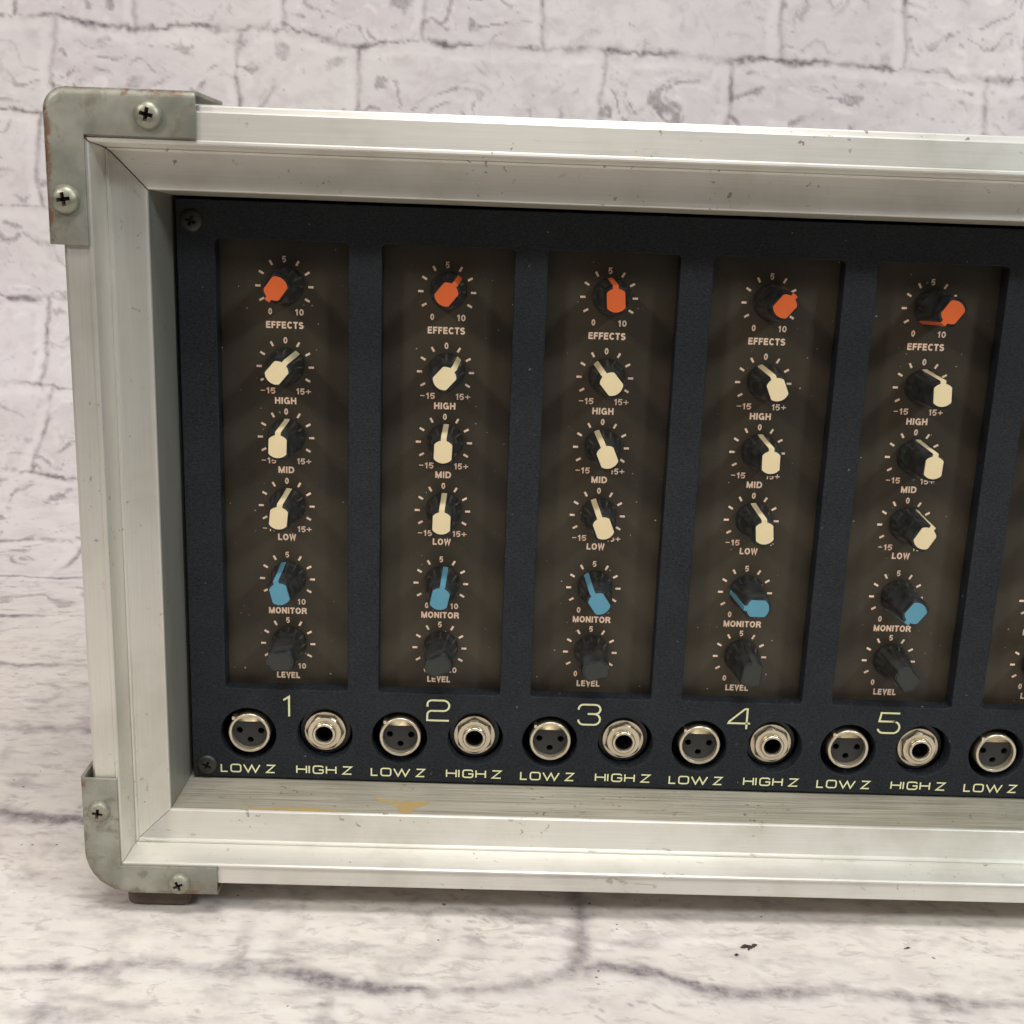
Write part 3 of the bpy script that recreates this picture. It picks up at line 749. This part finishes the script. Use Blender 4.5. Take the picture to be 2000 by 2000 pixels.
# --- knobs
KZ0, KZ1 = -7.7, 13.2
def clip_ring(r, c, n=64):
    """circle of radius r with the two sides cut flat at x = +-c"""
    out = []
    for i in range(n):
        a = 2 * math.pi * i / n; x, y = r * math.sin(a), r * math.cos(a)
        if abs(x) > c: x = math.copysign(c, x)
        out.append((x, y))
    return out
def knob_mesh():
    bm = bmesh.new()
    secs = [(KZ0, 6.7, 9), (KZ0 + 0.5, 6.85, 9), (KZ0 + 1.4, 6.85, 9), (KZ0 + 1.9, 6.65, 9), (KZ0 + 3.2, 6.55, 9), (KZ0 + 5.6, 6.35, 9), (KZ0 + 6.6, 6.28, 5.9), (KZ0 + 8.0, 6.15, 5.0), (KZ0 + 9.5, 6.05, 4.6), (KZ1 - 5, 5.65, 4.2), (KZ1 - 0.5, 5.25, 3.85), (KZ1 - 0.1, 5.0, 3.6), (KZ1 - 0.1, 4.3, 3.25)]
    rings = [[bm.verts.new(P(x, y, d)) for x, y in clip_ring(r, c)] for d, r, c in secs]
    for a, b in zip(rings, rings[1:]):
        for i in range(64): bm.faces.new([a[i], a[(i + 1) % 64], b[(i + 1) % 64], b[i]])
    bm.faces.new(rings[-1]); bm.faces.new(rings[0][::-1])
    return bm_mesh(bm, 'knob', 28)
def cap_mesh():
    """coloured top with its pointer tab, and the line running down the knob's side"""
    bm = bmesh.new()
    top = clip_ring(4.2, 3.25, 48); D = KZ1 + 0.15
    up = [bm.verts.new(P(x, y, D)) for x, y in top]; dn = [bm.verts.new(P(x * 1.01, y * 1.01, KZ1 - 0.4)) for x, y in top]
    bm.faces.new(up)
    for i in range(48): bm.faces.new([up[i], up[(i + 1) % 48], dn[(i + 1) % 48], dn[i]])
    w = 1.02
    line = [(4.0, D - 0.02), (5.35, D - 0.02), (5.50, KZ1 - 0.45), (5.76, KZ1 - 5), (6.15, KZ0 + 9.5), (6.40, KZ0 + 6.6), (6.52, KZ0 + 4.4), (6.68, KZ0 + 2.8), (6.85, KZ0 + 1.7), (6.93, KZ0 + 1.3)]
    Lv = [bm.verts.new(P(-w, y - (0.1 if k else 0), d)) for k, (y, d) in enumerate(line)]; Mv = [bm.verts.new(P(0, y, d)) for y, d in line]; Rv = [bm.verts.new(P(w, y - (0.1 if k else 0), d)) for k, (y, d) in enumerate(line)]
    for k in range(len(line) - 1):
        bm.faces.new([Lv[k], Mv[k], Mv[k + 1], Lv[k + 1]]); bm.faces.new([Mv[k], Rv[k], Rv[k + 1], Mv[k + 1]])
    # sides of the raised line so that it has thickness
    for side, sgn in ((Lv, -1), (Rv, 1)):
        back = [bm.verts.new(P(sgn * w, line[k][0] - 1.1, line[k][1] - (0.5 if k < 2 else 0))) for k in range(len(line))]
        for k in range(len(line) - 1): bm.faces.new([side[k], side[k + 1], back[k + 1], back[k]])
    return bm_mesh(bm, 'pointer_cap', 28)
knob_me = knob_mesh(); knob_me.materials.append(knob_black)
cap_src = cap_mesh(); cap_me = {}
for c in cap_mats:
    cap_me[c] = cap_src.copy(); cap_me[c].name = 'pointer_cap'; cap_me[c].materials.append(cap_mats[c])
ANG = [[-144, 39, -5, 39, -145, -120, 60, -144],       # effects
       [40, 42, -40, -23, -4, 20, -30, 10],            # high
       [2, 2, -23, -2, 2, 0, -12, 30],                 # mid
       [6, 1, -22, -6, 30, 15, 5, -20],                # low
       [-15, 11, -34, -90, -144, -60, 40, -120],       # monitor
       [-94, -113, 71, 6, -40, 100, -70, 20]]          # level
COLS = ['orange', 'cream', 'cream', 'cream', 'blue', 'grey']
for i, (name, cy, ly, kind, wd) in enumerate(ROWS):
    for j in range(NCH):
        kb = bpy.data.objects.new('knob', knob_me); col.objects.link(kb); kb.parent = mixer
        kb.location = P(PITCH * j + 0.6, cy + 0.5, 0); kb.rotation_euler = (0, math.radians(ANG[i][j]), 0)
        kb['label'] = 'black knob with %s pointer top' % COLS[i]
        cp = bpy.data.objects.new('pointer_cap', cap_me[COLS[i]]); col.objects.link(cp); cp.parent = kb

# --- three-hole microphone sockets
def mic_shell():
    bm = bmesh.new()
    lathe_bm(bm, [(8.25, -9.4), (8.25, -0.5), (8.1, -0.15), (7.85, 0.0), (7.35, 0.0), (7.05, -0.2), (6.95, -0.6), (6.95, -9.4)], n=64)
    box_bm(bm, -6.6, -5.6, 5.6, 6.9, -9, 0.05)
    # release latch plate across the top of the opening
    vs = []
    n = 20
    up = [(6.93 * math.sin(math.radians(-46 + 92 * i / n)), 6.93 * math.cos(math.radians(-46 + 92 * i / n))) for i in range(n + 1)]
    a = [bm.verts.new(P(x, y, -0.7)) for x, y in up]; b = [bm.verts.new(P(x * 0.97, 4.0, -2.4)) for x, y in up]
    for i in range(n): bm.faces.new([a[i], a[i + 1], b[i + 1], b[i]])
    return bm_mesh(bm, 'microphone_socket', 40)
def mic_insert():
    holes = [circle(-4.3, 0.1, 1.28, 24), circle(4.3, 0.1, 1.28, 24), circle(0, -3.95, 1.28, 24)]
    body = [(x, min(y, 4.05)) for x, y in circle(0, 0, 6.9, 64)]
    return flat_shape([body] + holes, -9.3, -2.6, 0.12, 'socket_insert')
mic_me = mic_shell(); mic_me.materials.append(nickel); ins_me = mic_insert(); ins_me.materials.append(insert_mat)
# --- jack sockets
def jack_meshes():
    bm = bmesh.new()       # washer with raised hexagonal nut
    lathe_bm(bm, [(8.35, -9.0), (8.35, -5.6), (8.15, -5.35), (6.3, -5.3), (3.9, -5.3), (3.9, -9.0)], n=64)
    hexa = [(7.5 * math.cos(math.radians(60 * k)), 7.5 * math.sin(math.radians(60 * k))) for k in range(6)]
    n = 72; ring = []
    for i in range(n):
        a = 2 * math.pi * i / n; m = (a + math.pi / 6) % (math.pi / 3) - math.pi / 6
        ang = ((math.degrees(a)) % 60) - 30; rr_ = 6.65 / math.cos(math.radians(ang)); ring.append((a, rr_))
    lo = [bm.verts.new(P(r * math.cos(a), r * math.sin(a), -5.3)) for a, r in ring]
    m1 = [bm.verts.new(P(min(r, 7.62) * math.cos(a), min(r, 7.62) * math.sin(a), -4.0 - 0.9 * max(0, r - 7.0))) for a, r in ring]
    m2 = [bm.verts.new(P(6.5 * math.cos(a), 6.5 * math.sin(a), -3.55)) for a, r in ring]
    m3 = [bm.verts.new(P(4.3 * math.cos(a), 4.3 * math.sin(a), -3.5)) for a, r in ring]
    for A, B in ((lo, m1), (m1, m2), (m2, m3)):
        for i in range(n): bm.faces.new([A[i], A[(i + 1) % n], B[(i + 1) % n], B[i]])
    nut = bm_mesh(bm, 'jack_socket', 30); nut.materials.append(nickel)
    bm = bmesh.new()
    lathe_bm(bm, [(4.75, -3.6), (4.75, -2.2), (4.45, -1.75), (4.1, -1.6), (3.65, -1.7), (3.4, -2.1), (3.35, -2.9)], n=56); lathe_bm(bm, [(3.35, -2.9), (3.3, -9.3), (0, -9.3)], n=56, mat=1)
    sl = bm_mesh(bm, 'sleeve', 40); sl.materials.append(nickel); sl.materials.append(hole_black)
    return nut, sl
nut_me, sleeve_me = jack_meshes()
bm = bmesh.new(); lathe_bm(bm, [(10.2, -9.4), (10.2, -7.2), (9.9, -6.9), (8.0, -6.9), (8.0, -9.4)], n=56); cup_me = bm_mesh(bm, 'jack_collar', 40); cup_me.materials.append(knob_black)
NUT_ROT = [2, 28, -20, 22, -38, 8, 15, -10]
for j in range(NCH):
    s = bpy.data.objects.new('microphone_socket', mic_me); col.objects.link(s); s.parent = mixer; s.location = P(PITCH * j - 14.55, -137.75, -0.4)
    o = bpy.data.objects.new('socket_insert', ins_me); col.objects.link(o); o.parent = s
    s = bpy.data.objects.new('jack_socket', nut_me); col.objects.link(s); s.parent = mixer
    s.location = P(PITCH * j + 15.05, -137.9, 0.6); s.rotation_euler = (0, math.radians(NUT_ROT[j]), 0)
    o = bpy.data.objects.new('sleeve', sleeve_me); col.objects.link(o); o.parent = s
    o = bpy.data.objects.new('collar', cup_me); col.objects.link(o); o.parent = s

# ------------------------------------------------------------------ crumbs lying on the sheet in front
def crumb(x, s_arc, pieces, label):
    bm = bmesh.new()
    for dx, dd, r, a, st_ in pieces:
        g = bmesh.ops.create_icosphere(bm, subdivisions=2, radius=1.0)
        for v in g['verts']:
            q = v.co.copy(); k = 1 + 0.25 * math.sin(5 * q.x + 3 * q.y) + 0.15 * math.sin(9 * q.z + q.x * 4)
            q = Vector((q.x * st_ * k, q.y * k, q.z * 0.5 * k)) * r * MM
            c, s = math.cos(a), math.sin(a)
            v.co = Vector((c * q.x - s * q.y + dx * MM, s * q.x + c * q.y + dd * MM, q.z + 0.4 * r * MM))
    o = link_mesh('dirt_crumb', bm_mesh(bm, 'dirt_crumb', 60), crumb_mat)
    y, d, _, _ = sweep(np.array([s_arc + S_TOP - 500.0])); o.location = W3(x, float(y[0]) + 0.1, float(d[0]))
    o['label'] = label; o['category'] = 'crumb'; o['group'] = 'crumbs of dirt on the white sheet'
    return o
crumb(180, 1266, [(-1.4, 0.3, 0.8, 0.5, 2.0), (0.3, 0, 0.75, -0.4, 1.8), (2.1, 0.9, 0.7, 0.7, 2.0), (-0.2, -1.3, 0.35, 1.2, 1.8)], 'dark ragged crumb of dirt, largest on the white sheet before the mixer')
crumb(174.5, 1271, [(0, 0, 0.55, 0.3, 1.3)], 'tiny dark round speck just left of the ragged crumb')
crumb(240.5, 1264, [(0, 0, 0.38, 0.3, 2.4), (-1.3, -0.5, 0.18, 0.3, 2)], 'small thin dark sliver on the white sheet, right of the ragged crumb')
